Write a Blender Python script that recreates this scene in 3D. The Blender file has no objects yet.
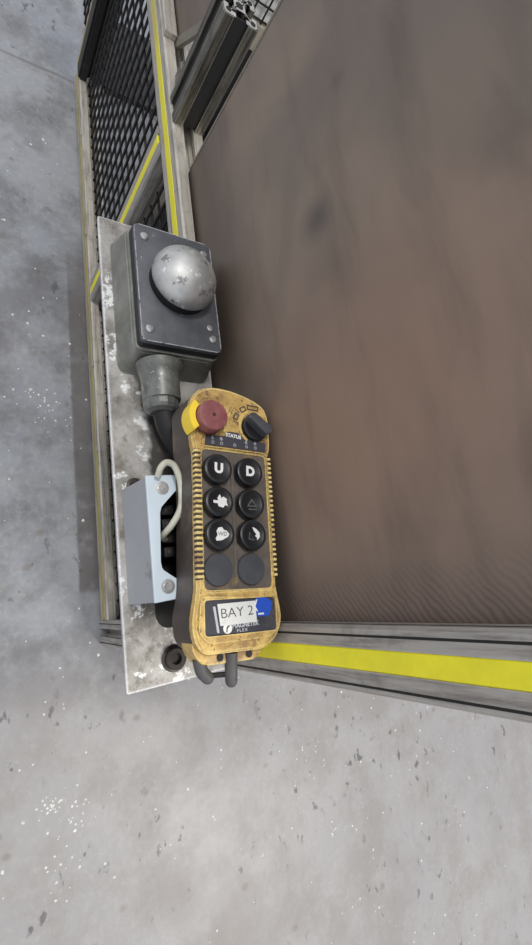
import bpy, bmesh, math, random
from mathutils import Matrix, Vector
random.seed(4)
SC = bpy.context.scene
COL = SC.collection
S = 0.21            # one working unit (distance from the lens to the fence face) in metres
FL = 4.0            # floor lies 4 units below the lens

def wp(x, y, z):    # working units (z measured from lens height) -> metres
    return Vector((x * S, y * S, (z + FL) * S))

# ------------------------------------------------------------------ camera
Wm = Matrix(((-0.12534985, -0.96914508, 0.21223862),
             (-0.82964604, -0.01491248, -0.55809056),
             (0.54403572, -0.24603950, -0.80217809)))
right = Wm @ Vector((1, 0, 0)); up = Wm @ Vector((0, -1, 0)); back = Wm @ Vector((0, 0, -1))
cd = bpy.data.cameras.new('camera'); cam = bpy.data.objects.new('camera', cd); COL.objects.link(cam)
mw = Matrix.Identity(4)
for i in range(3):
    mw[i][0], mw[i][1], mw[i][2] = right[i], up[i], back[i]
mw.translation = wp(0, 0, 0)
cam.matrix_world = mw
cd.sensor_fit = 'VERTICAL'; cd.sensor_height = 36.0; cd.lens = 36.0 * 470.07 / 945
cd.clip_start = 0.005; cd.clip_end = 60
SC.camera = cam

# ------------------------------------------------------------------ light and exposure
SC.view_settings.view_transform = 'Standard'
SC.view_settings.look = 'None'
SC.view_settings.gamma = 1.0
SC.view_settings.exposure = 0.3
wd = bpy.data.worlds.new('hall'); SC.world = wd; wd.use_nodes = True
wd.node_tree.nodes['Background'].inputs[0].default_value = (0.90, 0.93, 1.0, 1)
wd.node_tree.nodes['Background'].inputs[1].default_value = 0.72

def area(name, loc, target, sx, sy, power, col):
    l = bpy.data.lights.new(name, 'AREA'); l.shape = 'RECTANGLE'; l.size = sx; l.size_y = sy
    l.energy = power; l.color = col
    o = bpy.data.objects.new(name, l); COL.objects.link(o); o.location = loc
    o.rotation_euler = (Vector(target) - Vector(loc)).to_track_quat('-Z', 'Y').to_euler()
    return o
area('high_bay_lamp', (1.1, 0.9, 5.0), (0.1, -0.2, 0), 0.8, 0.8, 75, (1.0, 0.98, 0.95))
area('high_bay_lamp', (-2.6, -2.2, 4.6), (-0.3, -0.5, 0), 1.1, 1.1, 82, (1.0, 0.94, 0.86))

# ------------------------------------------------------------------ materials
def hexc(r, g, b):
    f = lambda c: (c / 255 / 12.92) if c / 255 <= 0.04045 else ((c / 255 + 0.055) / 1.055) ** 2.4
    return (f(r), f(g), f(b), 1)

class Mat:
    def __init__(s, name, rough=0.5, metal=0.0, spec=0.5):
        s.m = bpy.data.materials.new(name); s.m.use_nodes = True
        s.nt = s.m.node_tree; s.N = s.nt.nodes; s.L = s.nt.links
        s.b = s.N['Principled BSDF']
        s.b.inputs['Roughness'].default_value = rough
        s.b.inputs['Metallic'].default_value = metal
        s.b.inputs['Specular IOR Level'].default_value = spec
        s.tc = s.N.new('ShaderNodeTexCoord'); s.co = s.N.new('ShaderNodeNewGeometry').outputs['Position']
    def val(s, sock, v):
        if isinstance(v, (tuple, list, float, int)): sock.default_value = v
        else: s.L.new(v, sock)
    def mapping(s, scale=(1, 1, 1), rot=(0, 0, 0), loc=(0, 0, 0)):
        n = s.N.new('ShaderNodeMapping'); s.L.new(s.co, n.inputs[0])
        n.inputs['Scale'].default_value = scale; n.inputs['Rotation'].default_value = rot; n.inputs['Location'].default_value = loc
        return n.outputs[0]
    def noise(s, scale, detail=4, rough=0.6, vec=None, dist=0.0):
        n = s.N.new('ShaderNodeTexNoise'); s.L.new(vec or s.co, n.inputs['Vector'])
        n.inputs['Scale'].default_value = scale; n.inputs['Detail'].default_value = detail
        n.inputs['Roughness'].default_value = rough; n.inputs['Distortion'].default_value = dist
        return n.outputs['Fac']
    def voro(s, scale, vec=None, feature='F1'):
        n = s.N.new('ShaderNodeTexVoronoi'); s.L.new(vec or s.co, n.inputs['Vector'])
        n.inputs['Scale'].default_value = scale; n.feature = feature
        return n.outputs['Distance']
    def ramp(s, fac, a, b):          # smooth 0..1 between a and b
        n = s.N.new('ShaderNodeMapRange'); n.interpolation_type = 'SMOOTHSTEP'
        s.val(n.inputs['Value'], fac)
        if a <= b: n.inputs['From Min'].default_value = a; n.inputs['From Max'].default_value = b
        else:
            n.inputs['From Min'].default_value = b; n.inputs['From Max'].default_value = a
            n.inputs['To Min'].default_value = 1; n.inputs['To Max'].default_value = 0
        return n.outputs[0]
    def math(s, op, a, b=0.0):
        n = s.N.new('ShaderNodeMath'); n.operation = op; s.val(n.inputs[0], a); s.val(n.inputs[1], b); return n.outputs[0]
    def mix(s, f, a, b):
        n = s.N.new('ShaderNodeMix'); n.data_type = 'RGBA'
        s.val(n.inputs[0], f); s.val(n.inputs[6], a); s.val(n.inputs[7], b); return n.outputs[2]
    def axis(s, k):
        n = s.N.new('ShaderNodeSeparateXYZ'); s.L.new(s.co, n.inputs[0]); return n.outputs[k]
    def edge(s, radius=0.002, lo=0.02, hi=0.25):   # worn edges
        b = s.N.new('ShaderNodeBevel'); b.samples = 4; b.inputs['Radius'].default_value = radius
        g = s.N.new('ShaderNodeNewGeometry')
        d = s.N.new('ShaderNodeVectorMath'); d.operation = 'DOT_PRODUCT'
        s.L.new(b.outputs[0], d.inputs[0]); s.L.new(g.outputs['Normal'], d.inputs[1])
        inv = s.math('SUBTRACT', 1.0, d.outputs['Value'])
        return s.ramp(inv, lo, hi)
    def base(s, c): s.val(s.b.inputs['Base Color'], c); return s
    def rough(s, r): s.val(s.b.inputs['Roughness'], r)
    def metal(s, r): s.val(s.b.inputs['Metallic'], r)
    def bump(s, h, dist=0.001, strength=0.5):
        n = s.N.new('ShaderNodeBump'); s.L.new(h, n.inputs['Height'])
        n.inputs['Distance'].default_value = dist; n.inputs['Strength'].default_value = strength
        s.L.new(n.outputs[0], s.b.inputs['Normal'])

def plain(name, c, rough=0.5, metal=0.0, var=0.25, scale=60, dirt=None, dirt_lo=0.55, dirt_hi=0.7, bump=0.0):
    m = Mat(name, rough, metal)
    n = m.noise(scale, 5)
    dark = tuple(v * (1 - var) for v in c[:3]) + (1,)
    col = m.mix(m.ramp(n, 0.3, 0.7), dark, c)
    if dirt:
        d = m.noise(scale * 0.45, 6, 0.7, m.mapping(loc=(3, 1, 2)))
        col = m.mix(m.ramp(d, dirt_lo, dirt_hi), col, dirt)
    m.base(col)
    if bump: m.bump(n, 0.001, bump)
    return m.m

# concrete floor: grey paint worn through, an expansion joint, darker strip along the fence, dark oil spots
def floor_mat():
    m = Mat('painted_concrete', 0.42)
    big = m.noise(1.6, 5, 0.6); mid = m.noise(9, 6, 0.65); fine = m.noise(90, 4, 0.7)
    col = m.mix(m.ramp(big, 0.35, 0.65), hexc(126, 131, 140), hexc(150, 152, 156))
    col = m.mix(m.math('MULTIPLY', m.ramp(mid, 0.42, 0.68), 0.7), col, hexc(98, 97, 98))
    col = m.mix(m.math('MULTIPLY', m.ramp(fine, 0.45, 0.75), 0.25), col, hexc(196, 192, 184))
    # dark patches, then a lighter, warmer tone past the end of the fence
    col = m.mix(m.math('MULTIPLY', m.ramp(m.noise(3.2, 6, 0.7, m.mapping(loc=(3, 9, 0))), 0.48, 0.62), 0.55), col, hexc(96, 93, 94))
    w = m.ramp(m.math('ADD', m.axis(0), m.math('MULTIPLY', m.noise(5, 4), 0.12)), 0.02, -0.16)
    col = m.mix(m.math('MULTIPLY', w, 0.5), col, hexc(168, 161, 153))
    # dark pits and drips
    sp = m.noise(34, 3, 0.55, m.mapping(scale=(1, 1.4, 1)))
    msk = m.math('MULTIPLY', m.ramp(sp, 0.61, 0.68), m.ramp(m.noise(6, 3, 0.6, m.mapping(loc=(5, 5, 0))), 0.46, 0.6))
    col = m.mix(m.math('MULTIPLY', msk, 0.75), col, hexc(74, 72, 74))
    # brown drips
    sp2 = m.voro(14, m.mapping(scale=(1.2, 1, 1), loc=(9, 2, 0)))
    col = m.mix(m.math('MULTIPLY', m.ramp(sp2, 0.13, 0.05), 0.45), col, hexc(120, 102, 92))
    # worn white paint scabs
    ws = m.noise(70, 5, 0.75, m.mapping(loc=(2, 8, 1)))
    wm = m.math('MULTIPLY', m.ramp(ws, 0.64, 0.7), m.ramp(m.noise(4.5, 3, 0.6, m.mapping(loc=(1, 4, 6))), 0.48, 0.6))
    col = m.mix(m.math('MULTIPLY', wm, 0.55), col, hexc(214, 208, 190))
    # expansion joint, x = 5.2 units
    jx = m.math('ABSOLUTE', m.math('SUBTRACT', m.math('ADD', m.axis(0), m.math('MULTIPLY', m.noise(14, 5), 0.014)), 5.2 * S + 0.007))
    jm = m.ramp(jx, 0.006, 0.001)
    col = m.mix(m.math('MULTIPLY', jm, 0.55), col, hexc(96, 92, 88))
    # darker strip beside the bottom rail
    yy = m.math('ADD', m.axis(1), m.math('MULTIPLY', m.noise(30, 3), 0.004))
    gs = m.math('MULTIPLY', m.ramp(yy, -0.840 * S, -0.865 * S), m.ramp(m.axis(0), 0.02 * S, 0.08 * S))
    gs = m.math('MULTIPLY', gs, m.ramp(m.axis(0), 3.35 * S, 2.5 * S))
    gs = m.math('MULTIPLY', gs, m.ramp(m.noise(24, 4), 0.12, 0.5))
    col = m.mix(m.math('MULTIPLY', gs, 0.8), col, hexc(92, 86, 84))
    m.base(col)
    m.rough(m.math('ADD', m.math('MULTIPLY', mid, 0.3), 0.26))
    m.bump(m.math('ADD', m.math('MULTIPLY', fine, 0.5), mid), 0.0015, 0.35)
    return m.m

def alu(name, c, dirtc=hexc(88, 82, 76), rough=0.38, amount=(0.45, 0.75), metal=0.7, axis='x', grime=0.8):
    m = Mat(name, rough, metal)
    sc = {'x': (1, 14, 14), 'z': (14, 14, 1), 'n': (1, 1, 1)}[axis]
    st = m.noise(14, 6, 0.7, m.mapping(scale=sc)); bl = m.noise(45, 5, 0.65)
    col = m.mix(m.math('MULTIPLY', m.ramp(st, amount[0], amount[1]), grime), c, dirtc)
    col = m.mix(m.math('MULTIPLY', m.ramp(bl, 0.5, 0.7), 0.5 * grime), col, dirtc)
    col = m.mix(m.math('MULTIPLY', m.edge(0.002, .02, .2), m.math('MULTIPLY', m.ramp(bl, 0.3, 0.5), .7)), col, hexc(214, 210, 202))
    m.base(col)
    m.rough(m.math('ADD', m.math('MULTIPLY', st, 0.35), rough - 0.12))
    m.bump(bl, 0.0006, 0.3)
    return m.m

def yellow_tape():
    m = Mat('yellow_slot_cover', 0.45)
    n = m.noise(30, 5, 0.7, m.mapping(scale=(1, 1, 1)))
    col = m.mix(m.ramp(n, 0.3, 0.7), hexc(226, 216, 44), hexc(240, 230, 44))
    col = m.mix(m.math('MULTIPLY', m.ramp(m.noise(60, 5, 0.7), 0.6, 0.72), 0.6), col, hexc(140, 120, 60))
    # worn pale where it runs far along the rail
    far = m.ramp(m.axis(0), 2.9 * S, 3.4 * S)
    col = m.mix(m.math('MULTIPLY', far, 0.7), col, hexc(176, 164, 108))
    m.base(col); return m.m

def brown_panel():
    m = Mat('brown_film_sheet', 0.5, 0.0, 0.4)
    a = m.noise(1.0, 4, 0.5, m.mapping(scale=(7, 7, 7), rot=(0, 0.5, 0)), 0.6)
    b = m.noise(1.0, 5, 0.6, m.mapping(scale=(7, 7, 30), rot=(0, 0.75, 0), loc=(4, 2, 7)), 0.3)
    col = m.mix(m.ramp(a, 0.35, 0.7), hexc(114, 103, 94), hexc(134, 119, 106))
    # warmer brown patch in the middle of the lower sheet
    g = m.N.new('ShaderNodeVectorMath'); g.operation = 'DISTANCE'
    sc = m.mapping(scale=(1, 1, 0.75)); m.L.new(sc, g.inputs[0])
    c = wp(0.45, -1.08, -0.95); g.inputs[1].default_value = (c.x, c.y, c.z * 0.75)
    warm_patch = m.ramp(m.math('ADD', g.outputs['Value'], m.math('MULTIPLY', b, 0.06)), 0.20, 0.05)
    col = m.mix(m.math('MULTIPLY', warm_patch, 0.5), col, hexc(150, 118, 98))
    col = m.mix(m.math('MULTIPLY', m.ramp(b, 0.45, 0.75), 0.34), col, hexc(80, 67, 60))
    # dark thumb smear
    for (x, z, r, f) in ((1.22, -1.03, 0.035, 0.7), (1.62, -0.83, 0.02, 0.3)):
        g2 = m.N.new('ShaderNodeVectorMath'); g2.operation = 'DISTANCE'; m.L.new(m.co, g2.inputs[0])
        g2.inputs[1].default_value = wp(x, -1.08, z)
        sm = m.ramp(m.math('ADD', g2.outputs['Value'], m.math('MULTIPLY', b, 0.012)), r * 0.9, 0.004)
        col = m.mix(m.math('MULTIPLY', sm, f), col, hexc(66, 62, 62))
    # darker towards the mid rail and the near post, with a hatched pressed band by the near post
    low = m.ramp(m.axis(2), (FL - 1.35) * S, (FL - 1.9) * S)
    col = m.mix(m.math('MULTIPLY', m.math('MULTIPLY', low, m.ramp(a, 0.2, 0.6)), 0.75), col, hexc(66, 51, 44))
    nearp = m.ramp(m.axis(0), 0.05 * S, -0.17 * S)
    w = m.N.new('ShaderNodeTexWave'); m.L.new(m.mapping(rot=(0, 0.9, 0)), w.inputs['Vector'])
    w.inputs['Scale'].default_value = 75; w.inputs['Distortion'].default_value = 5; w.inputs['Detail'].default_value = 2
    hat = m.math('MULTIPLY', nearp, w.outputs['Fac'])
    col = m.mix(m.math('MULTIPLY', nearp, 0.55), col, hexc(76, 62, 58))
    col = m.mix(m.math('MULTIPLY', hat, 0.3), col, hexc(150, 130, 118))
    m.base(col)
    m.rough(m.math('ADD', m.math('MULTIPLY', b, 0.25), 0.3))
    return m.m

def plate_mat():
    m = Mat('scuffed_plate', 0.42, 0.5)
    a = m.noise(22, 7, 0.72); b = m.noise(60, 6, 0.7, m.mapping(loc=(2, 3, 4)))
    col = m.mix(m.ramp(a, 0.38, 0.62), hexc(142, 137, 130), hexc(186, 183, 178))
    col = m.mix(m.math('MULTIPLY', m.ramp(b, 0.52, 0.7), 0.65), col, hexc(92, 84, 76))
    col = m.mix(m.ramp(m.noise(26, 6, 0.75, m.mapping(loc=(7, 7, 1))), 0.56, 0.61), col, hexc(236, 236, 234))
    # dark bare metal plus painted-in shade around the cable and below the box
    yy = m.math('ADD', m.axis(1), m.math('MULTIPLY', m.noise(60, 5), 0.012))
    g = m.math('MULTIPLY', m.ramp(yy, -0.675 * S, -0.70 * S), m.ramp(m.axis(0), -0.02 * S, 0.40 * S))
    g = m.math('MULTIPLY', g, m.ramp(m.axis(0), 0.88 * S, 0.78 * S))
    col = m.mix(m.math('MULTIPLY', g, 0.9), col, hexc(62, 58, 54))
    col = m.mix(m.edge(0.003, .01, .12), col, hexc(246, 246, 248))
    m.base(col); m.rough(m.math('ADD', m.math('MULTIPLY', a, 0.4), 0.2)); m.bump(b, 0.0006, 0.4)
    return m.m

def worn(name, c, c2, edgec, rough=0.4, metal=0.0, scale=40, r=0.0015, flecks=0.0, fleckc=None, lo=.04, hi=.3, grime=None):
    m = Mat(name, rough, metal)
    a = m.noise(scale, 6, 0.68)
    col = m.mix(m.ramp(a, 0.38, 0.66), c, c2)
    if grime: col = m.mix(m.math('MULTIPLY', m.ramp(m.noise(scale * .35, 5, .7, m.mapping(loc=(6, 3, 9))), .45, .62), .75), col, grime)
    if flecks:
        f = m.noise(scale * 2.6, 4, 0.7, m.mapping(loc=(5, 1, 8)))
        col = m.mix(m.ramp(f, 0.72 - flecks, 0.76 - flecks), col, fleckc or edgec)
    col = m.mix(m.math('MULTIPLY', m.edge(r, lo, hi), m.ramp(m.noise(scale * 3, 3), 0.3, 0.5)), col, edgec)
    m.base(col); m.bump(a, 0.0006, 0.25); m.rough(m.math('ADD', m.math('MULTIPLY', a, 0.3), rough - 0.12))
    return m.m

MT = dict(
    floor=floor_mat(),
    rail=alu('grimy_aluminium', hexc(194, 188, 176), hexc(112, 104, 92), 0.42, (0.42, 0.72), 0.45),
    post=alu('grey_aluminium', hexc(178, 174, 168), hexc(104, 98, 93), 0.42, (0.42, 0.75), 0.5, 'z'),
    stub=alu('oily_aluminium', hexc(138, 134, 122), hexc(52, 48, 42), 0.3, (0.32, 0.62), 0.75, 'z'),
    cut=plain('sawn_aluminium', hexc(214, 214, 212), 0.35, 0.6),
    slot=plain('cavity_shade_black', hexc(22, 21, 20), 0.6),  # flat black painted in for shade in slots and holes, also on black parts
    tape=yellow_tape(),
    tape2=plain('dull_yellow_cover', hexc(176, 162, 84), 0.5, dirt=hexc(150, 138, 108), scale=50, dirt_lo=.45),
    black=plain('black_paint', hexc(26, 25, 25), 0.5, dirt=hexc(60, 56, 52)),
    mesh=plain('black_wire', hexc(24, 23, 23), 0.5),
    panel=brown_panel(),
    panel_edge=plain('panel_edge_tape', hexc(126, 120, 108), 0.5),
    plate=plate_mat(),
    bolt=plain('oily_bolt', hexc(74, 68, 64), 0.4, 0.6, dirt=hexc(40, 36, 34)),
    lid=worn('slate_lid_paint', hexc(76, 78, 83), hexc(92, 94, 99), hexc(230, 230, 228), 0.4, 0.0, 45, 0.0025, 0.03, hexc(186, 186, 184)),
    lidside=plain('lid_skirt', hexc(34, 35, 38), 0.45),
    box=worn('olive_grey_cast', hexc(112, 113, 106), hexc(136, 136, 128), hexc(168, 168, 160), 0.45, 0.15, 50, 0.0012, 0.0),
    hub=worn('greasy_cast_hub', hexc(98, 100, 96), hexc(122, 123, 118), hexc(176, 176, 172), 0.36, 0.3, 80, 0.0015, 0.08, hexc(190, 190, 186)),
    dome=None, chrome=plain('screw_steel', hexc(205, 205, 205), 0.28, 0.8, dirt=hexc(120, 118, 112)),
    wall_grey=plain('grey_blue_paint', hexc(158, 160, 163), 0.5, 0.0, 0.08, 30, dirt=hexc(130, 130, 128), dirt_lo=.62),
    flange=plain('pale_blue_paint', hexc(206, 218, 226), 0.45, 0.0, 0.05, 40, dirt=hexc(120, 122, 124), dirt_lo=0.66, dirt_hi=0.74),
    wire=plain('cream_insulation', hexc(204, 202, 184), 0.5, dirt=hexc(150, 146, 124)),
    rubber=plain('black_rubber', hexc(24, 23, 23), 0.6),
    rubber2=plain('worn_grey_rubber', hexc(82, 80, 80), 0.55, dirt=hexc(96, 92, 88)),
    shell=worn('yellow_shell', hexc(184, 150, 88), hexc(218, 186, 112), hexc(248, 226, 150), 0.4, 0.0, 90, 0.002, 0.12, hexc(118, 90, 66), grime=hexc(122, 92, 66)),
    bright=plain('bright_yellow', hexc(252, 218, 66), 0.4, var=.1, dirt=hexc(214, 172, 62)),
    ribs=plain('pale_yellow_ribs', hexc(238, 212, 140), 0.42, dirt=hexc(150, 116, 76), scale=90),
    under=plain('grimed_underside', hexc(66, 56, 50), 0.5, dirt=hexc(96, 78, 60), scale=70),
    keypad=plain('greasy_keypad', hexc(108, 99, 92), 0.4, 0.0, 0.3, 110, dirt=hexc(156, 132, 84), dirt_lo=0.52, dirt_hi=0.72),
    button=worn('black_button', hexc(22, 23, 26), hexc(34, 36, 40), hexc(60, 62, 66), 0.3, 0.0, 60, 0.001),
    blank=plain('grey_blank_cap', hexc(76, 78, 83), 0.38, dirt=hexc(84, 84, 84)),
    white=plain('white_print', hexc(232, 232, 228), 0.5, var=0.1),
    faint=plain('rubbed_print', hexc(96, 98, 100), 0.5),
    red=worn('faded_red_knob', hexc(128, 72, 72), hexc(150, 92, 94), hexc(176, 120, 118), 0.42, 0.0, 70, 0.001),
    darkred=plain('dark_red_skirt', hexc(92, 44, 40), 0.45),
    strip=plain('dark_label', hexc(66, 67, 76), 0.4, dirt=hexc(84, 80, 76)),
    tape_white=plain('white_label_tape', hexc(224, 224, 220), 0.45, var=0.08, scale=80, dirt=hexc(170, 168, 160)),
    ink=plain('label_ink', hexc(62, 64, 72), 0.6),
    blue=plain('blue_sticker', hexc(40, 86, 196), 0.4, var=0.15),
    logo=plain('silver_print', hexc(196, 198, 202), 0.4),
    beige=plain('beige_board', hexc(168, 158, 142), 0.5),
    board=plain('white_board', hexc(232, 232, 228), 0.5, var=0.05),
    chip=plain('white_chip', hexc(232, 230, 222), 0.5),
)
def dome_mat():
    m = Mat('brushed_dome', 0.36, 0.7)
    a = m.noise(55, 6, 0.7); b = m.noise(30, 4, 0.6, m.mapping(loc=(1, 2, 3)))
    col = m.mix(m.ramp(b, 0.35, 0.65), hexc(176, 176, 174), hexc(206, 206, 204))
    col = m.mix(m.ramp(m.noise(70, 5, 0.7, m.mapping(loc=(8, 2, 3))), 0.58, 0.64), col, hexc(132, 132, 132))
    col = m.mix(m.ramp(m.noise(110, 5, 0.7, m.mapping(loc=(1, 9, 3))), 0.60, 0.65), col, hexc(236, 236, 236))
    m.base(col); m.rough(m.math('ADD', m.math('MULTIPLY', a, 0.35), 0.30)); m.bump(a, 0.0006, 0.35)
    return m.m
MT['dome'] = dome_mat()

# ------------------------------------------------------------------ mesh tools (all coordinates in working units)
class MB:
    def __init__(s, T=None):
        s.bm = bmesh.new(); s.T = T or Matrix.Identity(4)
    def v(s, p): return s.bm.verts.new(s.T @ Vector(p))
    def box(s, x0, x1, y0, y1, z0, z1, bev=0.0, seg=2):
        vs = [s.v((x, y, z)) for x in (x0, x1) for y in (y0, y1) for z in (z0, z1)]
        F = [(0, 1, 3, 2), (4, 6, 7, 5), (0, 4, 5, 1), (2, 3, 7, 6), (0, 2, 6, 4), (1, 5, 7, 3)]
        fs = [s.bm.faces.new([vs[i] for i in f]) for f in F]
        if bev:
            es = {e for f in fs for e in f.edges}
            bmesh.ops.bevel(s.bm, geom=list(es), offset=bev, segments=seg, affect='EDGES', profile=0.5)
        return s
    def slab(s, pts, z0, z1, bev=0.0, seg=2, ax='z', botbev=False):
        def q(a, b, c): return (a, b, c) if ax == 'z' else ((a, c, b) if ax == 'y' else (c, a, b))
        lo = [s.v(q(p[0], p[1], z0)) for p in pts]; hi = [s.v(q(p[0], p[1], z1)) for p in pts]
        n = len(pts)
        fb = s.bm.faces.new(lo[::-1]); ft = s.bm.faces.new(hi)
        for i in range(n): s.bm.faces.new((lo[i], lo[(i + 1) % n], hi[(i + 1) % n], hi[i]))
        if bev:
            es = list(ft.edges) + (list(fb.edges) if botbev else [])
            bmesh.ops.bevel(s.bm, geom=es, offset=bev, segments=seg, affect='EDGES', profile=0.5)
        return s
    def ring(s, outer, inner, z0, z1, ax='z'):
        n = len(outer)
        def q(a, c): return (a[0], a[1], c) if ax == 'z' else (a[0], c, a[1])
        A = [[s.v(q(p, z)) for p in P] for P in (outer, inner) for z in (z0, z1)]
        o0, o1, i0, i1 = A
        for k in range(n):
            j = (k + 1) % n
            s.bm.faces.new((o0[k], o0[j], o1[j], o1[k])); s.bm.faces.new((i0[j], i0[k], i1[k], i1[j]))
            s.bm.faces.new((o1[k], o1[j], i1[j], i1[k])); s.bm.faces.new((o0[j], o0[k], i0[k], i0[j]))
        return s
    def lathe(s, c, prof, n=40, axis=(0, 0, 1)):
        a = Vector(axis).normalized(); t = Vector((1, 0, 0)) if abs(a.x) < .9 else Vector((0, 1, 0))
        e1 = a.cross(t).normalized(); e2 = a.cross(e1); c = Vector(c)
        rings = []
        for r, h in prof:
            if r < 1e-6: rings.append([s.v(c + a * h)])
            else: rings.append([s.v(c + a * h + (e1 * math.cos(2 * math.pi * k / n) + e2 * math.sin(2 * math.pi * k / n)) * r) for k in range(n)])
        for A, B in zip(rings, rings[1:]):
            for k in range(n):
                j = (k + 1) % n
                if len(A) == 1 and len(B) == 1: continue
                if len(A) == 1: s.bm.faces.new((A[0], B[j], B[k]))
                elif len(B) == 1: s.bm.faces.new((A[k], A[j], B[0]))
                else: s.bm.faces.new((A[k], A[j], B[j], B[k]))
        return s
    def tube(s, pts, rad, n=12, cap=True):
        P = [Vector(p) for p in pts]; R = rad if isinstance(rad, (list, tuple)) else [rad] * len(P)
        prev = None; rings = []
        for i, p in enumerate(P):
            d = (P[min(i + 1, len(P) - 1)] - P[max(i - 1, 0)]).normalized()
            if prev is None:
                t = Vector((0, 0, 1)) if abs(d.z) < .9 else Vector((1, 0, 0)); e = d.cross(t).normalized()
            else: e = (prev - d * prev.dot(d)).normalized()
            prev = e; f = d.cross(e)
            rings.append([s.v(p + (e * math.cos(2 * math.pi * k / n) + f * math.sin(2 * math.pi * k / n)) * R[i]) for k in range(n)])
        for A, B in zip(rings, rings[1:]):
            for k in range(n):
                j = (k + 1) % n; s.bm.faces.new((A[k], A[j], B[j], B[k]))
        if cap: s.bm.faces.new(rings[0][::-1]); s.bm.faces.new(rings[-1])
        return s

def spline(pts, k=8):
    P = [Vector(p) for p in pts]; P = [2 * P[0] - P[1]] + P + [2 * P[-1] - P[-2]]; out = []
    for i in range(1, len(P) - 2):
        for t in range(k):
            u = t / k
            out.append(0.5 * ((2 * P[i]) + (P[i + 1] - P[i - 1]) * u + (2 * P[i - 1] - 5 * P[i] + 4 * P[i + 1] - P[i + 2]) * u * u + (3 * P[i] - P[i - 1] - 3 * P[i + 1] + P[i + 2]) * u ** 3))
    out.append(P[-2]); return out

def roundpoly(pts, r, seg=6):
    n = len(pts); out = []
    rr = r if isinstance(r, (list, tuple)) else [r] * n
    for i in range(n):
        p = Vector(pts[i]); a = Vector(pts[i - 1]) - p; b = Vector(pts[(i + 1) % n]) - p
        q = rr[i]
        if q <= 0: out.append((p.x, p.y)); continue
        q = min(q, a.length * .49, b.length * .49)
        A = p + a.normalized() * q; B = p + b.normalized() * q
        for k in range(seg + 1):
            t = k / seg; v = A * (1 - t) ** 2 + p * 2 * t * (1 - t) + B * t * t; out.append((v.x, v.y))
    return out

def rect(x0, x1, y0, y1, r=0.0, seg=5):
    p = [(x0, y0), (x1, y0), (x1, y1), (x0, y1)]
    return roundpoly(p, r, seg) if r else p

def polar(pts, c, n=160):      # resample an outline by angle about c
    out = []
    for k in range(n):
        a = 2 * math.pi * k / n; d = (math.cos(a), math.sin(a)); best = None
        for i in range(len(pts)):
            p, q = pts[i], pts[(i + 1) % len(pts)]
            ex, ey = q[0] - p[0], q[1] - p[1]; fx, fy = p[0] - c[0], p[1] - c[1]
            den = d[0] * ey - d[1] * ex
            if abs(den) < 1e-12: continue
            t = (fx * ey - fy * ex) / den; s_ = (fx * d[1] - fy * d[0]) / den
            if t > 0 and -1e-6 <= s_ <= 1 + 1e-6: best = t if best is None else max(best, t)
        out.append((c[0] + d[0] * best, c[1] + d[1] * best))
    return out

ORI = {}
def finish(o, mb, base, smooth, mats):
    bm = mb.bm if isinstance(mb, MB) else mb
    bmesh.ops.recalc_face_normals(bm, faces=bm.faces)
    for v in bm.verts:
        v.co = wp(*v.co) - base
    me = bpy.data.meshes.new(o); bm.to_mesh(me); bm.free()
    for m in mats: me.materials.append(m)
    if smooth:
        for p in me.polygons: p.use_smooth = True
        try: me.set_sharp_from_angle(angle=math.radians(smooth))
        except Exception: pass
    return me

def part(name, mb, mat, parent, smooth=35, label=None, kind=None):
    base = ORI[parent]
    me = finish(name, mb, base, smooth, [MT[mat]])
    o = bpy.data.objects.new(name, me); COL.objects.link(o); o.parent = parent; ORI[o] = base
    if label: o['label'] = label
    if kind: o['kind'] = kind
    return o

def thing(name, label, cat, base, group=None):
    o = bpy.data.objects.new(name, None); COL.objects.link(o)
    o.location = wp(*base); o.empty_display_size = .02
    o['label'] = label; o['category'] = cat
    if group: o['group'] = group
    ORI[o] = wp(*base); return o

def solo(name, mb, mat, base, label=None, cat=None, kind=None, smooth=35, group=None):
    b = wp(*base); me = finish(name, mb, b, smooth, [MT[mat]])
    o = bpy.data.objects.new(name, me); COL.objects.link(o); o.location = b; ORI[o] = b
    if label: o['label'] = label
    if cat: o['category'] = cat
    if kind: o['kind'] = kind
    if group: o['group'] = group
    return o

def text_part(name, body, size, T, mat, parent, label=None, sx=1.0, offset=0.0, ext=0.001, align='CENTER'):
    cu = bpy.data.curves.new('t', 'FONT'); cu.body = body; cu.size = size; cu.extrude = ext
    cu.align_x = align; cu.align_y = 'CENTER'; cu.resolution_u = 4; cu.offset = offset
    to = bpy.data.objects.new('t', cu); COL.objects.link(to)
    dg = bpy.context.evaluated_depsgraph_get(); me = bpy.data.meshes.new_from_object(to.evaluated_get(dg))
    bm = bmesh.new(); bm.from_mesh(me)
    for v in bm.verts: v.co = T @ Vector((v.co.x * sx, v.co.y, v.co.z))
    bpy.data.objects.remove(to); bpy.data.curves.remove(cu); bpy.data.meshes.remove(me)
    return part(name, bm, mat, parent, 0, label)

# ------------------------------------------------------------------ floor
mb = MB(); mb.box(-14, 20, -20, 14, -4.2, -4.0)
solo('floor', mb, 'floor', (0, 0, -4), kind='structure', smooth=0)

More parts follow.
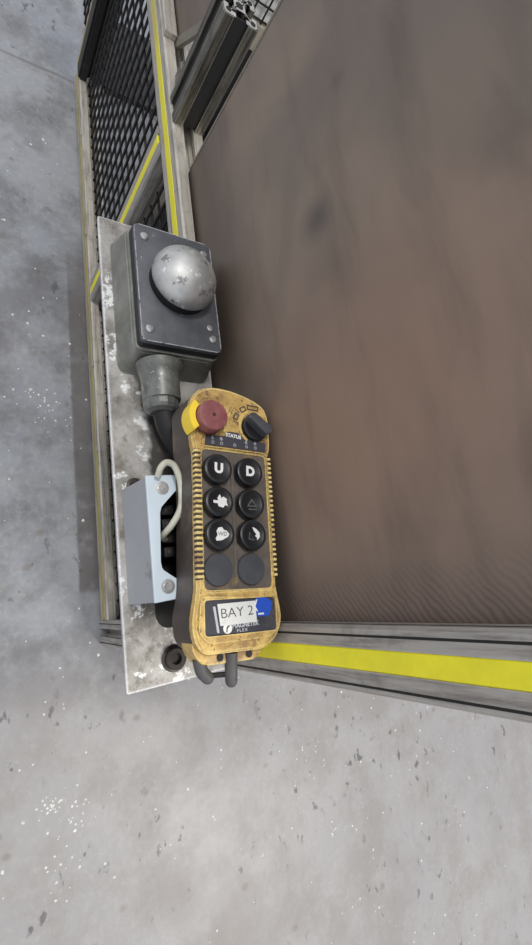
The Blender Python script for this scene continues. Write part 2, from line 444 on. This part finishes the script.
# loose white chips and grit
mb = MB()
def chip(x, y, r):
    h = r * 0.5
    vs = [mb.v((x + r * random.uniform(.6, 1.2) * math.cos(a + random.random() * .6), y + r * random.uniform(.6, 1.2) * math.sin(a + .3), -4.0 + .0005)) for a in [k * math.pi / 2.5 for k in range(5)]]
    t = mb.v((x, y, -4.0 + h)); n = len(vs)
    mb.bm.faces.new(vs[::-1])
    for k in range(n): mb.bm.faces.new((vs[k], vs[(k + 1) % n], t))
for k in range(620):
    x = random.uniform(-4.5, 5); y = random.uniform(-5.5, 0.2)
    if -2.7 < y < -.96 and x > -.3: continue
    chip(x, y, random.choice((.005, .006, .008, .01, .013)))
for cx, cy, sg, n in ((-1.36, -.60, .035, 26), (-1.5, -.78, .07, 18), (-1.75, -.66, .09, 14), (1.6, -.66, .09, 22), (1.7, -.56, .06, 14), (-2.4, -3.0, .02, 5), (-1.7, -2.9, .12, 10)):
    for k in range(n): chip(random.gauss(cx, sg), random.gauss(cy, sg), random.uniform(.004, .012))
solo('floor_grit', mb, 'chip', (0, 0, -4), 'loose white chips and grit scattered on the grey concrete floor', 'grit', 'stuff', 0)

# ------------------------------------------------------------------ guard fence
def profile(w=0.19, sw=0.062, lip=0.026, cav=0.115, dep=0.062, edge=0.010):
    """outline of a slotted extrusion, centred, going round counter-clockwise"""
    h = w / 2; s_ = sw / 2; c = cav / 2
    side = [(-h + edge, -h), (-s_ , -h), (-s_, -h + lip), (-c, -h + lip), (-c + .02, -h + dep), (c - .02, -h + dep), (c, -h + lip), (s_, -h + lip), (s_, -h), (h - edge, -h)]
    out = []
    for k in range(4):
        a = k * math.pi / 2; ca, sa = round(math.cos(a)), round(math.sin(a))
        out += [(x * ca - y * sa, x * sa + y * ca) for x, y in side]
    return out
W = 0.19
def extr_mb(ax, a0, a1, cx, cy, sw=.062):
    mb = MB(); P = profile(sw=sw, dep=.075)
    if ax == 'z': mb.slab([(cx + x, cy + y) for x, y in P], a0, a1, ax='z')
    else:         # along x; cx,cy are y,z
        mb.slab([(cx + x, cy + y) for x, y in P], a0, a1, ax='x')
    return mb
YC = -1.0 - W / 2
fence = thing('guard_fence', 'aluminium slot-profile guard fence with yellow cover strips, black mesh below and brown sheets above', 'fence', (2.5, YC, -4.0))
def strip(mb_, parent, lab=None): return part('slot_cover', mb_, 'tape', parent, 0, lab)

o = part('post', extr_mb('z', -4.0, .45, -0.272, YC), 'post', fence, 0, 'grey near post with a wide yellow strip, beside the brown sheet')
strip(MB().box(-0.303, -0.241, -1.02, -0.9985, -3.2, .45, .004, 1), o, 'bright yellow strip')
mb = MB()
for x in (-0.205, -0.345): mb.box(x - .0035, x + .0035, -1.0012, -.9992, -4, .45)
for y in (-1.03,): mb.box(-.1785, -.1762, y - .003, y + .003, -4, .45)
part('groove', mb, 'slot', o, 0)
o = part('post', extr_mb('z', -3.76, -2.098, 2.605, YC), 'post', fence, 0, 'middle post below the mid rail, grey with a yellow strip')
strip(MB().box(2.574, 2.636, -1.02, -0.9985, -3.75, -2.11, .004, 1), o)
o = part('post', extr_mb('z', -1.903, -1.30, 2.605, YC, .078), 'stub', fence, 0, 'short open-ended post stub standing on the mid rail, bare grey metal')
mb = MB()
mb.slab([(2.605 + x * .93, YC + y * .93) for x, y in profile()], -1.301, -1.2985)
for (dx, dy) in ((.068, .068), (-.068, .068), (.068, -.068), (-.068, -.068)): pass
part('sawn_end', mb, 'cut', o, 0, 'bright sawn end of the stub')
mb = MB()
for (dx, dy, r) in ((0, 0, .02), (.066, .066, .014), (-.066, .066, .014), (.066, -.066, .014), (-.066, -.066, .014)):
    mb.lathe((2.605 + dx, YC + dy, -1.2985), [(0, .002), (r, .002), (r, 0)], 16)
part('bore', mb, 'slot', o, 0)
mb = MB(); mb.box(2.524, 2.530, YC - .038, YC + .038, -1.9, -1.302)  # black strips set into the empty slots as painted shade
part('slot_shade', mb, 'slot', o, 0, 'black strip standing in for shade in the side slot')
part('slot_shade', MB().box(2.568, 2.642, -1.020, -1.014, -1.9, -1.302), 'slot', o, 0)
# end post, black with a yellow edge
o = part('post', extr_mb('z', -3.758, -1.2, 5.06, YC), 'black', fence, 0, 'black far post with a thin yellow edge')
part('slot_cover', MB().box(5.115, 5.15, -1.0, -0.985, -3.75, -1.3, .003, 1), 'tape2', o, 0)
part('face_cover', MB().box(4.97, 5.112, -1.0, -.985, -3.75, -1.3, .003, 1), 'black', o, 0)

o = part('mid_rail', extr_mb('x', -0.176, 4.96, YC, -2.0), 'rail', fence, 0, 'pale grimy rail under the brown sheets')
strip(MB().box(-0.17, 4.95, -1.02, -0.9985, -2.031, -1.969, .004, 1), o, 'yellow strip, faded and spotted at its far end')
o = part('bottom_rail', extr_mb('x', -0.176, 5.16, YC, -3.855), 'rail', fence, 0, 'bottom rail just above the floor')
part('slot_cover', MB().box(-0.17, 5.14, -1.02, -0.9985, -3.886, -3.824, .004, 1), 'tape2', o, 0)
mb = MB()
for x in (1.15, 1.9, 3.2, 4.3):
    mb.box(x, x + .05, -1.0, -.99, -3.79, -3.765, .003, 1)
for z in (-2.068, -1.932): mb.box(-.17, 4.95, -1.0012, -.9992, z - .003, z + .003)
part('rail_clip', mb, 'chrome', fence, 0)
def wire_mesh(x0, x1, z0, z1, y, pitch, r, tilt=0.0):
    mb = MB(); n = int((x1 - x0) / pitch)
    for k in range(n + 1):
        x = x0 + k * pitch
        mb.tube([(x, y, z0), (x, y, z1)], r, 5)
    n = int((z1 - z0) / pitch)
    for k in range(n + 1):
        z = z0 + k * pitch
        mb.tube([(x0, y - r * 1.2, z), (x1, y - r * 1.2, z)], r, 5)
    return mb
part('mesh_panel', wire_mesh(2.70, 4.96, -3.78, -2.08, -1.09, .125, .0100), 'mesh', fence, 0, 'black wire mesh in the far bay')
part('mesh_panel', wire_mesh(-.17, 2.52, -3.78, -2.08, -1.09, .125, .0100), 'mesh', fence, 0, 'black wire mesh in the near bay')
part('mesh_panel', wire_mesh(5.14, 7.4, -3.78, -1.4, -1.09, .125, .0100), 'mesh', fence, 0, 'black wire mesh past the far post')

# brown sheets
part('guard_sheet', MB().box(-0.205, 2.235, -1.098, -1.082, -1.94, .42), 'panel', fence, 0, 'large smeared brown sheet')
part('sheet_edge', MB().box(2.232, 2.246, -1.1, -1.079, -1.905, .42), 'panel_edge', fence, 0, 'pale cut edge of the large brown sheet')
pts = [(2.86, -1.58), (3.14, -1.905), (5.0, -1.905), (5.0, .42), (2.86, .42)]
part('guard_sheet', MB().slab(pts, -1.098, -1.082, ax='y'), 'panel', fence, 0, 'smaller brown sheet in the far bay with a clipped corner')
part('sheet_edge', MB().slab([(2.84, -1.60), (3.12, -1.925), (3.17, -1.905), (2.885, -1.575)], -1.102, -1.076, ax='y'), 'panel_edge', fence, 0)
part('sheet_edge', MB().box(3.14, 4.95, -1.075, -1.0, -1.906, -1.868, .004, 1), 'rail', fence, 0)
part('clamp', MB().box(2.70, 2.86, -1.12, -1.04, -1.9, -1.80, .01, 1), 'stub', fence, 0)

# ------------------------------------------------------------------ behind the fence
mc = thing('machine_cabinet', 'black machine cabinet behind the near bay of the fence', 'cabinet', (1.1, -1.9, -4.0))
part('body', MB().box(-.1, 2.95, -2.6, -1.3, -4.0, -2.2, .03, 2), 'black', mc)
part('plinth', MB().box(-.12, 2.97, -2.62, -1.28, -4.0, -3.85, .01, 1), 'black', mc)
mc = thing('floor_duct', 'low black cable duct on the floor behind the far mesh', 'duct', (5.7, -2.2, -4.0))
part('cover', MB().box(5.25, 6.3, -3.4, -1.32, -4.0, -3.93, .02, 2), 'black', mc)
part('end_cap', MB().box(5.3, 6.25, -1.325, -1.30, -4.0, -3.94, .01, 1), 'black', mc)
g = thing('grid_screen', 'white screen with a black wire grid, standing behind the open post stub', 'screen', (3.0, -1.6, -4.0))
part('board', MB().box(3.03, 3.06, -2.3, -1.2, -1.52, -.6), 'board', g, 0, 'white board')
part('frame', MB().box(3.0, 3.08, -2.3, -1.2, -1.66, -1.515, .01, 1), 'beige', g, 0, 'beige lower frame')
part('base', MB().box(3.01, 3.07, -2.28, -1.21, -4.0, -1.66), 'black', g, 0)
mb = MB()
for k in range(15): mb.box(3.0, 3.012, -1.2 - k * .07 - .003, -1.2 - k * .07 + .003, -1.515, -.6)
for k in range(13): mb.box(2.998, 3.01, -2.3, -1.2, -1.50 + k * .07 - .003, -1.50 + k * .07 + .003)
part('wire_grid', mb, 'mesh', g, 0, 'black wire grid')

# ------------------------------------------------------------------ mounting plate
PZ = -1.885
pl = thing('mounting_plate', 'long scuffed bare-metal mounting plate fixed on top of the mid rail', 'plate', (.7, -.8, PZ))
pts = roundpoly([(-.367, -.557), (-.362, -.992), (-.170, -.992), (-.170, -1.060), (1.722, -1.060), (1.722, -.552)], [.012, .012, 0, .0, .012, .012], 3)
pts = pts[::-1]
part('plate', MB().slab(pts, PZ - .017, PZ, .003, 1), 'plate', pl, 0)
part('support_bar', MB().box(-.36, -.19, -.996, -.62, PZ - .09, PZ - .0205, .006, 1), 'bolt', pl, 0)
mb = MB().lathe((-.274, -.752, PZ), [(.052, 0), (.052, .006), (.042, .008), (.042, .026), (.038, .030), (.022, .030), (.022, .012), (0, .012)], 6 * 6)
part('bolt', mb, 'bolt', pl, 35, 'dark socket-head bolt near the end of the plate')
mb = MB().lathe((.428, -.64, PZ), [(.036, 0), (.036, .006), (.024, .008), (.02, .03), (0, .03)], 24)
part('bolt', mb, 'bolt', pl, 35)
mb = MB().slab(roundpoly([(-.155, -.80), (-.155, -.72), (-.12, -.69), (-.02, -.69), (-.02, -.80)][::-1], .03), PZ, PZ + .003)  # thin black patch laid on top of the plate
part('black_patch', mb, 'slot', pl, 0, 'black rounded patch below the pale blue enclosure')
part('rivet', MB().lathe((-.055, -.635, PZ), [(.02, 0), (.019, .004), (.01, .009), (0, .010)], 20), 'plate', pl, 35)

# ------------------------------------------------------------------ push-button box
bx = thing('push_button_station', 'dark grey cast box with a silver dome button, at the far end of the plate', 'button box', (1.25, -.82, PZ))
mb = MB()
mb.slab(rect(.935, 1.60, -1.03, -.600, .045), PZ + .001, -1.735, .012, 3)
for v_ in mb.bm.verts:
    if v_.co.z > -1.77:
        v_.co.x = 1.265 + (v_.co.x - 1.265) * .90; v_.co.y = -.815 + (v_.co.y + .815) * .90
part('body', mb, 'box', bx, 40, 'olive grey cast body')
part('rim', MB().slab(rect(.972, 1.553, -1.008, -.626, .03), -1.745, -1.715, .004, 1), 'box', bx, 40)
part('lid', MB().slab(rect(.985, 1.540, -1.000, -.636, .022), -1.716, -1.66, .006, 2), 'lid', bx, 40, 'slate grey flat lid with chipped edges')
sk = part('lid_lower_edge', MB().slab(rect(.982, 1.543, -1.003, -.633, .022), -1.718, -1.684), 'lidside', bx, 40, 'dark lower edge of the lid')  # darker band round the lower part of the lid
for x, y in ((1.482, -.680), (1.040, -.672), (1.046, -.962), (1.478, -.962)):
    part('screw', MB().lathe((x, y, -1.66), [(.018, 0), (.018, .004), (.012, .009), (0, .010)], 18), 'chrome', bx)
for x, y in ((1.10, -.952),):
    part('screw', MB().lathe((x, y, -1.66), [(.014, 0), (.014, .003), (0, .006)], 18), 'chrome', bx)
DC = (1.278, -.824)
part('button_skirt', MB().lathe((DC[0], DC[1], -1.66), [(.138, 0), (.138, .035), (.13, .04), (0, .04)], 48), 'slot', bx, 35, 'black skirt for the shade below the dome')  # skirt in flat black, carrying the dark shade under the dome
R = .143
prof = [(.128, .035), (R, .045)] + [(R * math.cos(a), .056 + .105 * math.sin(a)) for a in [math.pi / 2 * k / 14 for k in range(15)]]
prof[-1] = (0, prof[-1][1])
part('palm_button', MB().lathe((DC[0], DC[1], -1.66), prof, 56), 'dome', bx, 60, 'worn silver dome')
HC = (0, -.755, -1.795)
mb = MB().lathe((.95, HC[1], HC[2]), [(.105, 0), (.10, .02), (.088, .04), (.083, .08), (.081, .165), (.07, .172), (0, .172)], 40, (-1, 0, 0))
hub = part('conduit_hub', mb, 'hub', bx, 45, 'greasy threaded conduit hub')
mb = MB().lathe((.79, HC[1] + .006, HC[2]), [(.071, 0), (.076, .012), (.076, .035), (.070, .05), (.05, .062), (0, .062)], 14, (-1, 0, 0))
part('lock_nut', mb, 'hub', hub, 20)
cb = spline([(.745, -.76, -1.80), (.66, -.785, -1.81), (.58, -.83, -1.815), (.50, -.87, -1.82), (.42, -.88, -1.82)])
solo('cable', MB().tube(cb, .05, 14), 'rubber', (.6, -.82, -1.86), 'short thick black cable from the button box into the pale blue enclosure', 'cable')

# ------------------------------------------------------------------ open enclosure
HZ = -1.645
en = thing('open_enclosure', 'open grey and pale blue metal enclosure with notched rim, under the remote control', 'enclosure', (.19, -.8, PZ))
mb = MB().box(-.044, .412, -.597, -.585, PZ + .001, HZ - .004)
for v_ in mb.bm.verts:
    if v_.co.z > -1.7: v_.co.y -= .022
part('side_wall', mb, 'wall_grey', en, 0, 'grey side wall')
mb = MB().box(-.044, -.032, -1.0, -.622, PZ + .001, HZ - .012)
part('end_wall', mb, 'wall_grey', en, 0)
mb = MB().box(.40, .412, -.79, -.622, PZ + .001, HZ - .012)
part('end_wall', mb, 'wall_grey', en, 0)
part('side_wall', MB().box(-.044, .412, -1.012, -1.0, PZ + .001, HZ - .004), 'wall_grey', en, 0)
half = [(-.046, -.6035), (.416, -.6035), (.420, -.745), (.385, -.745), (.296, -.655), (.275, -.648), (.095, -.636), (.068, -.640), (.018, -.706), (-.040, -.706)]
part('rim_flange', MB().slab(roundpoly(half, .004, 3)[::-1], HZ - .012, HZ, .002, 1), 'flange', en, 0, 'pale blue notched rim')
half2 = [(x, -1.615 - y) for x, y in half]
part('rim_flange', MB().slab(roundpoly(half2, .008, 3), HZ - .012, HZ, .002, 1), 'flange', en, 0)
for x, y in ((.368, -.664), (.006, -.656)):
    part('screw_hole', MB().lathe((x, y, HZ), [(.026, 0), (.026, .001), (.017, .0015), (.017, .004), (.012, .004), (.010, .001), (0, .001)], 24), 'chrome', en, 30)
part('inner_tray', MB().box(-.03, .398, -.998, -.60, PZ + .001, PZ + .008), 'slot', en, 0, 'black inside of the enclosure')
mb = MB()
for x in (.30, .245, .19, .135): mb.box(x - .02, x + .02, -.75, -.69, PZ + .008, -1.74, .006, 2)
tb = part('terminal_block', mb, 'rubber', en, 30, 'black terminal block')
mb = MB()
for x in (.30, .245, .19, .135): mb.lathe((x, -.715, -1.74), [(.012, 0), (.012, .004), (0, .006)], 12)
part('terminal_screw', mb, 'bolt', tb)
w = spline([(.408, -.643, -1.628), (.437, -.649, -1.605), (.455, -.672, -1.60), (.440, -.702, -1.60), (.372, -.720, -1.60), (.285, -.714, -1.605), (.225, -.684, -1.63), (.192, -.664, -1.68), (.185, -.69, -1.73)])
part('wire', MB().tube(w, .0125, 10), 'wire', en, 60, 'stiff cream wire bent out of the enclosure')

# ------------------------------------------------------------------ remote control
PT = -1.47; O = Vector((.032, -.844, 0))
T = Matrix(((.9968, .0799, 0, O.x), (-.0799, .9968, 0, O.y), (0, 0, 1, 0), (0, 0, 0, 1)))
def LM(): return MB(T)
rc = thing('remote_control', 'dirty yellow hand-held crane remote with eight round black buttons, lying on the open enclosure', 'remote control', (.25, -.86, HZ))
outline = [(-.272, -.105), (-.235, -.160), (-.17, -.186), (-.07, -.166), (.10, -.164), (.44, -.164), (.47, -.178), (.60, -.178), (.645, -.160), (.672, -.10), (.690, -.01), (.690, .07), (.665, .135), (.62, .165), (.46, .160), (.42, .150), (.10, .150), (-.07, .152), (-.17, .172), (-.235, .160), (-.27, .13)]
outline = outline[::-1]      # counter-clockwise in (u, v)
if sum(outline[i - 1][0] * outline[i][1] - outline[i][0] * outline[i - 1][1] for i in range(len(outline))) < 0: outline = outline[::-1]
ro = roundpoly(outline, .03, 4)
kc = (.18, -.018)
def scaled(P, d):   # inset towards the middle line
    out = []
    for x, y in P:
        v = Vector((x - .2, y)); sx = (abs(v.x) - d) / max(abs(v.x), 1e-3) if abs(v.x) > .05 else 1; sy = (abs(v.y) - d) / max(abs(v.y), 1e-3) if abs(v.y) > .03 else 1
        out.append((.2 + v.x * sx, v.y * sy))
    return out
mb = LM(); mb.slab([(x, y + .006) for x, y in scaled(ro, .004)], HZ + .001, PT - .035, .012, 2, botbev=True)
part('body', mb, 'under', rc, 40, 'brown-black grimed lower body')
keyrect = rect(-.066, .437, -.152, .122, .02, 4)
outer_s = polar(ro, kc, 200); inner_s = polar(keyrect, kc, 200)
mb = LM(); mb.ring(outer_s, inner_s, PT - .034, PT)
es = [e for e in mb.bm.edges if e.is_manifold and all(abs(v.co.z - PT) < 1e-6 for v in e.verts) and any(abs(f.normal.z) < .5 for f in e.link_faces)]
bmesh.ops.recalc_face_normals(mb.bm, faces=mb.bm.faces)
es = [e for e in mb.bm.edges if all(abs(v.co.z - PT) < 1e-6 for v in e.verts) and any(abs(f.normal.z) < .5 for f in e.link_faces)]
bmesh.ops.bevel(mb.bm, geom=es, offset=.008, segments=2, affect='EDGES')
part('shell', mb, 'shell', rc, 50, 'worn yellow top shell')
part('keypad', LM().slab(keyrect, PT - .030, PT - .012), 'keypad', rc, 0, 'greasy grey keypad')
# keypad ridge between the columns
mb = LM(); mb.box(-.06, .43, -.012, .004, PT - .013, PT - .008, .002, 1)
part('keypad_ridge', mb, 'keypad', rc, 0)
# ribs along both sides
for ya, yb in ((.128, .154), (-.171, -.156)):
  mb = LM()
  k = -.02
  while k < .43:
    mb.box(k - .0052, k + .0052, ya, yb, PT - .02, PT + .007, .0035, 2); k += .0185
  mr = LM(); mr.box(-.03, .432, ya + .002, yb - .002, PT - .02, PT + .0008); part('rib_bed', mr, 'under', rc, 0)
  mb.box(-.024, .43, ya + .004, yb - .004, PT - .02, PT - .001)
  part('grip_ribs', mb, 'ribs', rc, 30, 'pale yellow ribs along the long side')
# raised collar of the bottom label bay
bay = roundpoly([(-.235, -.115), (-.205, -.165), (-.10, -.160), (-.085, .138), (-.10, .146), (-.20, .156), (-.237, .12)][::-1], .02, 4)
cc = (-.16, -.01)
inb = rect(-.213, -.098, -.150, .132, .012, 4)
mb = LM(); mb.ring(polar(bay, cc, 120), polar(inb, cc, 120), PT - .002, PT + .010)
part('label_frame', mb, 'shell', rc, 50)
lp = part('label_plate', LM().slab(inb, PT - .002, PT + .003), 'strip', rc, 0, 'dark blue-grey label plate')
def TX(u, v, z, ang=0.0):     # text frame: x towards -v, y towards +u
    B = Matrix(((0, 1, 0, u), (-1, 0, 0, v), (0, 0, 1, z), (0, 0, 0, 1)))
    return T @ B @ Matrix.Rotation(ang, 4, 'Z')
mb = LM(); mb.slab([(-.119, .100), (-.204, .087), (-.204, .079), (-.119, .092)], PT + .003, PT + .0075)
part('label_tab', mb, 'logo', lp, 0)
mb = LM(); mb.slab([(-.112, .083), (-.183, .074), (-.180, -.070), (-.108, -.066)][::1], PT + .003, PT + .006)
tp = part('label_tape', mb, 'tape_white', lp, 0, 'white tape lettered BAY 2')
text_part('lettering', 'BAY 2', .046, TX(-.143, .008, PT + .0065, .04), 'ink', tp, None, 1.1, -.0007, .0006)
mb = LM(); mb.slab(roundpoly([(-.098, -.068), (-.163, -.070), (-.163, -.122), (-.118, -.140), (-.098, -.115)], .008), PT + .003, PT + .0055)
part('blue_sticker', mb, 'blue', lp, 0, 'blue sticker')
mb = LM(); mb.box(-.157, -.151, -.100, -.076, PT + .0055, PT + .0062); mb.slab([(-.128, -.066), (-.105, -.076), (-.105, -.070), (-.125, -.061)], PT + .0055, PT + .0066); mb.slab([(-.128, -.066), (-.146, -.077), (-.143, -.07), (-.128, -.06)], PT + .0055, PT + .0066)
part('sticker_print', mb, 'white', lp, 0)
text_part('lettering', 'MAGNETEK', .0205, TX(-.186, -.025, PT + .0035, .04), 'logo', lp, None, 1.0, .0006, .0006)
text_part('lettering', 'F L E X', .014, TX(-.203, -.010, PT + .0035, .04), 'logo', lp, None, 1.0, .0003, .0006)
mb = LM(); mb.lathe((-.193, .046, PT + .003), [(0, .001), (.017, .001), (.017, 0)], 24)
lg = part('logo', mb, 'white', lp, 0, 'round silver swirl mark')
mb = LM(); mb.slab([(-.205, .052), (-.188, .050), (-.182, .040), (-.186, .038), (-.192, .046), (-.205, .048)][::-1], PT + .004, PT + .0045)
part('logo_swirl', mb, 'strip', lg, 0)

# status strip
sp = [(.488, .108), (.494, .030), (.514, .014), (.514, -.030), (.496, -.048), (.488, -.152), (.452, -.150), (.450, .112)]
ss = part('status_strip', LM().slab(sp, PT, PT + .004), 'strip', rc, 0, 'dark status strip with white marks')
text_part('lettering', 'STATUS', .019, TX(.498, -.008, PT + .0045, -.06), 'white', ss, None, 1.0, .0008, .0006)
mb = LM()
for v in (.082, .046, -.062, -.102): mb.box(.474, .486, v - .004, v + .002, PT + .004, PT + .0048); mb.box(.478, .481, v - .007, v + .005, PT + .004, PT + .0048)
for v in (.080, .044, -.012, -.064, -.104): mb.ring([(.463 + .006 * math.cos(a), v + .006 * math.sin(a)) for a in [k * math.pi / 6 for k in range(12)]], [(.463 + .0042 * math.cos(a), v + .0042 * math.sin(a)) for a in [k * math.pi / 6 for k in range(12)]], PT + .004, PT + .0048)
part('status_marks', mb, 'logo', ss, 0)

# push buttons
bprof = [(.053, -.010), (.055, .0), (.055, .018), (.0525, .025), (.047, .0275), (.041, .0265), (.037, .0245), (0, .0245)]
rows = (.358, .237, .122, .002); cols = (.070, -.062)
for i, u in enumerate(rows):
    for j, v in enumerate(cols):
        if i < 3:
            b = part('push_button', LM().lathe((u, v, PT), [(r * 1.02, h) for r, h in bprof], 40), 'button', rc, 35)
        else:
            b = part('blank_button', LM().lathe((u, v, PT), [(.056, -.012), (.056, .001), (.054, .004), (0, .0042)], 40), 'blank', rc, 35, 'flat grey blank cap'); continue
        z = PT + .025
        if i == 0:
            text_part('symbol', 'UD'[j], .050, TX(u, v, z, -.05), 'white', b, None, 1.0, .0025, .0006)
        elif (i, j) == (1, 0):
            mb = LM(); mb.slab([(u + dx, v + dy) for dx, dy in ((.004, .026), (-.006, .026), (-.007, .010), (-.018, .006), (-.022, -.012), (-.012, -.020), (-.016, -.030), (.000, -.026), (.010, -.028), (.018, -.014), (.012, -.006), (.026, .000), (.012, .010), (.003, .008))][::-1], z, z + .0008)
            part('symbol', mb, 'white', b, 0, 'worn white arrow symbol')
        elif (i, j) == (1, 1):
            c = [(u + .018, v + .0), (u - .012, v + .022), (u - .012, v - .022)]
            ci = [(u + .010, v + .0), (u - .008, v + .014), (u - .008, v - .014)]
            mb = LM(); mb.ring(c[::-1], ci[::-1], z, z + .0006); mb.box(u - .024, u - .020, v - .02, v + .016, z, z + .0006)
            part('symbol', mb, 'faint', b, 0, 'rubbed grey outline symbol')
        elif (i, j) == (2, 0):
            mb = LM(); mb.slab([(u + dx, v + dy) for dx, dy in ((.022, .010), (.024, -.004), (.014, -.012), (.012, -.022), (.000, -.032), (-.010, -.026), (-.022, -.002), (-.024, .018), (-.016, .022), (-.004, .014), (.010, .018))][::-1], z, z + .0007)
            sy = part('symbol', mb, 'white', b, 0, 'worn white patch with letters WD')
            text_part('lettering', 'WD', .020, TX(u, v - .006, z + .0009), 'ink', b, None, 1.0, 0, .0003)
        else:
            mb = LM(); mb.slab([(u + dx, v + dy) for dx, dy in ((.028, .004), (.022, -.012), (.008, -.026), (-.008, -.026), (-.020, -.014), (-.010, -.014), (-.004, -.006), (.002, -.012), (.014, -.002))][::-1], z, z + .0007)
            part('symbol', mb, 'white', b, 0, 'worn white crescent mark')
            c = [(u + .012, v + .016), (u - .016, v + .022), (u - .022, v - .002)]
            part('symbol', LM().ring(c[::-1], [(u + .006, v + .013), (u - .013, v + .018), (u - .018, v + .002)][::-1], z, z + .0006), 'faint', b, 0)

# red stop knob in its collar
KC = (.545, .104)
mb = LM(); n = 30
def arc(c, r0, r1, a0, a1, z0, z1, mbx, n=26):
    A = [math.radians(a0 + (a1 - a0) * k / n) for k in range(n + 1)]
    pts = [(c[0] + r1 * math.cos(a), c[1] + r1 * math.sin(a)) for a in A] + [(c[0] + r0 * math.cos(a), c[1] + r0 * math.sin(a)) for a in A[::-1]]
    mbx.slab(pts, z0, z1, .003, 1)
arc(KC, .060, .084, 45, 132, PT - .03, PT + .040, mb)
part('knob_guard', mb, 'bright', rc, 40, 'bright yellow guard around the red knob')
mb = LM(); arc((KC[0] - .003, KC[1] - .012), .060, .072, -120, 50, PT - .006, PT + .012, mb)

part('knob_collar', mb, 'shell', rc, 40)
kn = part('stop_knob', LM().lathe((KC[0], KC[1], PT), [(.040, -.01), (.040, .01), (.056, .018), (.057, .024), (.057, .062), (.054, .066), (.050, .067), (.016, .067), (.0155, .0655), (.011, .0655), (.0105, .067), (.0, .067)], 48), 'red', rc, 35, 'dusty red round stop knob')
part('knob_skirt', LM().lathe((KC[0], KC[1], PT), [(.052, .0), (.0595, .010), (.0595, .022), (.055, .024)], 40), 'darkred', kn, 35)
part('knob_screw', LM().lathe((KC[0], KC[1], PT + .067), [(.007, 0), (.007, .001), (0, .0012)], 6), 'bolt', kn, 0)

# rotary selector
KS = (.545, -.103)
sk = part('selector_knob', LM().lathe((KS[0], KS[1], PT), [(.055, -.006), (.056, .004), (.054, .018), (.050, .022), (0, .022)], 40), 'button', rc, 35, 'black rotary selector with a raised grip')
TT = T @ Matrix.Translation((KS[0], KS[1], 0)) @ Matrix.Rotation(math.radians(58), 4, 'Z')
part('grip', MB(TT).slab(roundpoly([(-.056, -.022), (.054, -.022), (.060, .012), (-.046, .022)], .012), PT + .018, PT + .058, .008, 3), 'blank', sk, 40, 'charcoal grip bar')
mb = LM(); arc(KS, .062, .070, 20, 150, PT - .004, PT + .006, mb)
part('selector_collar', mb, 'shell', rc, 40)
for a, l in ((58, .014), (26, .014), (-6, .026)):
    aa = math.radians(a + 6); c = (KS[0] + .086 * math.cos(aa), KS[1] + .086 * math.sin(aa))
    TT2 = T @ Matrix.Translation((c[0], c[1], 0)) @ Matrix.Rotation(aa, 4, 'Z')
    m2 = MB(TT2); m2.ring(rect(-.010, .010, -l, l), rect(-.006, .006, -l + .004, l - .004), PT, PT + .002)
    part('position_mark', m2, 'ink', rc, 0)
# curved mouldings between the two knobs
for off in (0, .014):
    cv = spline([(.530, .022 - off, PT), (.56, .024 - off, PT), (.59, .016 - off, PT), (.625, -.004 - off, PT)])
    part('moulding', LM().tube(cv, .0045, 8), 'shell', rc, 60)

# bottom end: lower lip, lanyard lugs and two rubber stubs
lip = roundpoly([(-.262, -.115), (-.306, -.095), (-.306, .120), (-.262, .155), (-.20, .160), (-.20, -.160)][::-1], .02, 4)
part('end_lip', LM().slab(lip, PT - .125, PT - .04, .008, 2), 'shell', rc, 40, 'yellow-brown bottom lip')
for v in (.056, -.058):
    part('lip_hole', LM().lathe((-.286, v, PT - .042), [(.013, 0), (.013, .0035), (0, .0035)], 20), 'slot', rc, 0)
for p in ([(-.285, .120, PT - .07), (-.325, .108, PT - .075), (-.342, .092, PT - .08), (-.350, .084, PT - .08)], [(-.275, .012, PT - .04), (-.32, .012, PT - .045), (-.352, .010, PT - .05), (-.366, .010, PT - .05)]):
    q = spline(p, 6); n = len(q); rr = [.0225 - .001 * k / n for k in range(n)]
    d_ = (q[-1] - q[-2]).normalized(); e_ = q[-1].copy()
    for a_ in (25, 50, 70, 85): q.append(e_ + d_ * .0215 * math.sin(math.radians(a_))); rr.append(.0215 * math.cos(math.radians(a_)))
    part('rubber_stub', LM().tube(q, rr, 18), 'rubber2', rc, 60, 'grey rubber stub')
part('stub_link', LM().tube([(-.345, .09, PT - .09), (-.345, .02, PT - .06)], .009, 8), 'slot', rc)
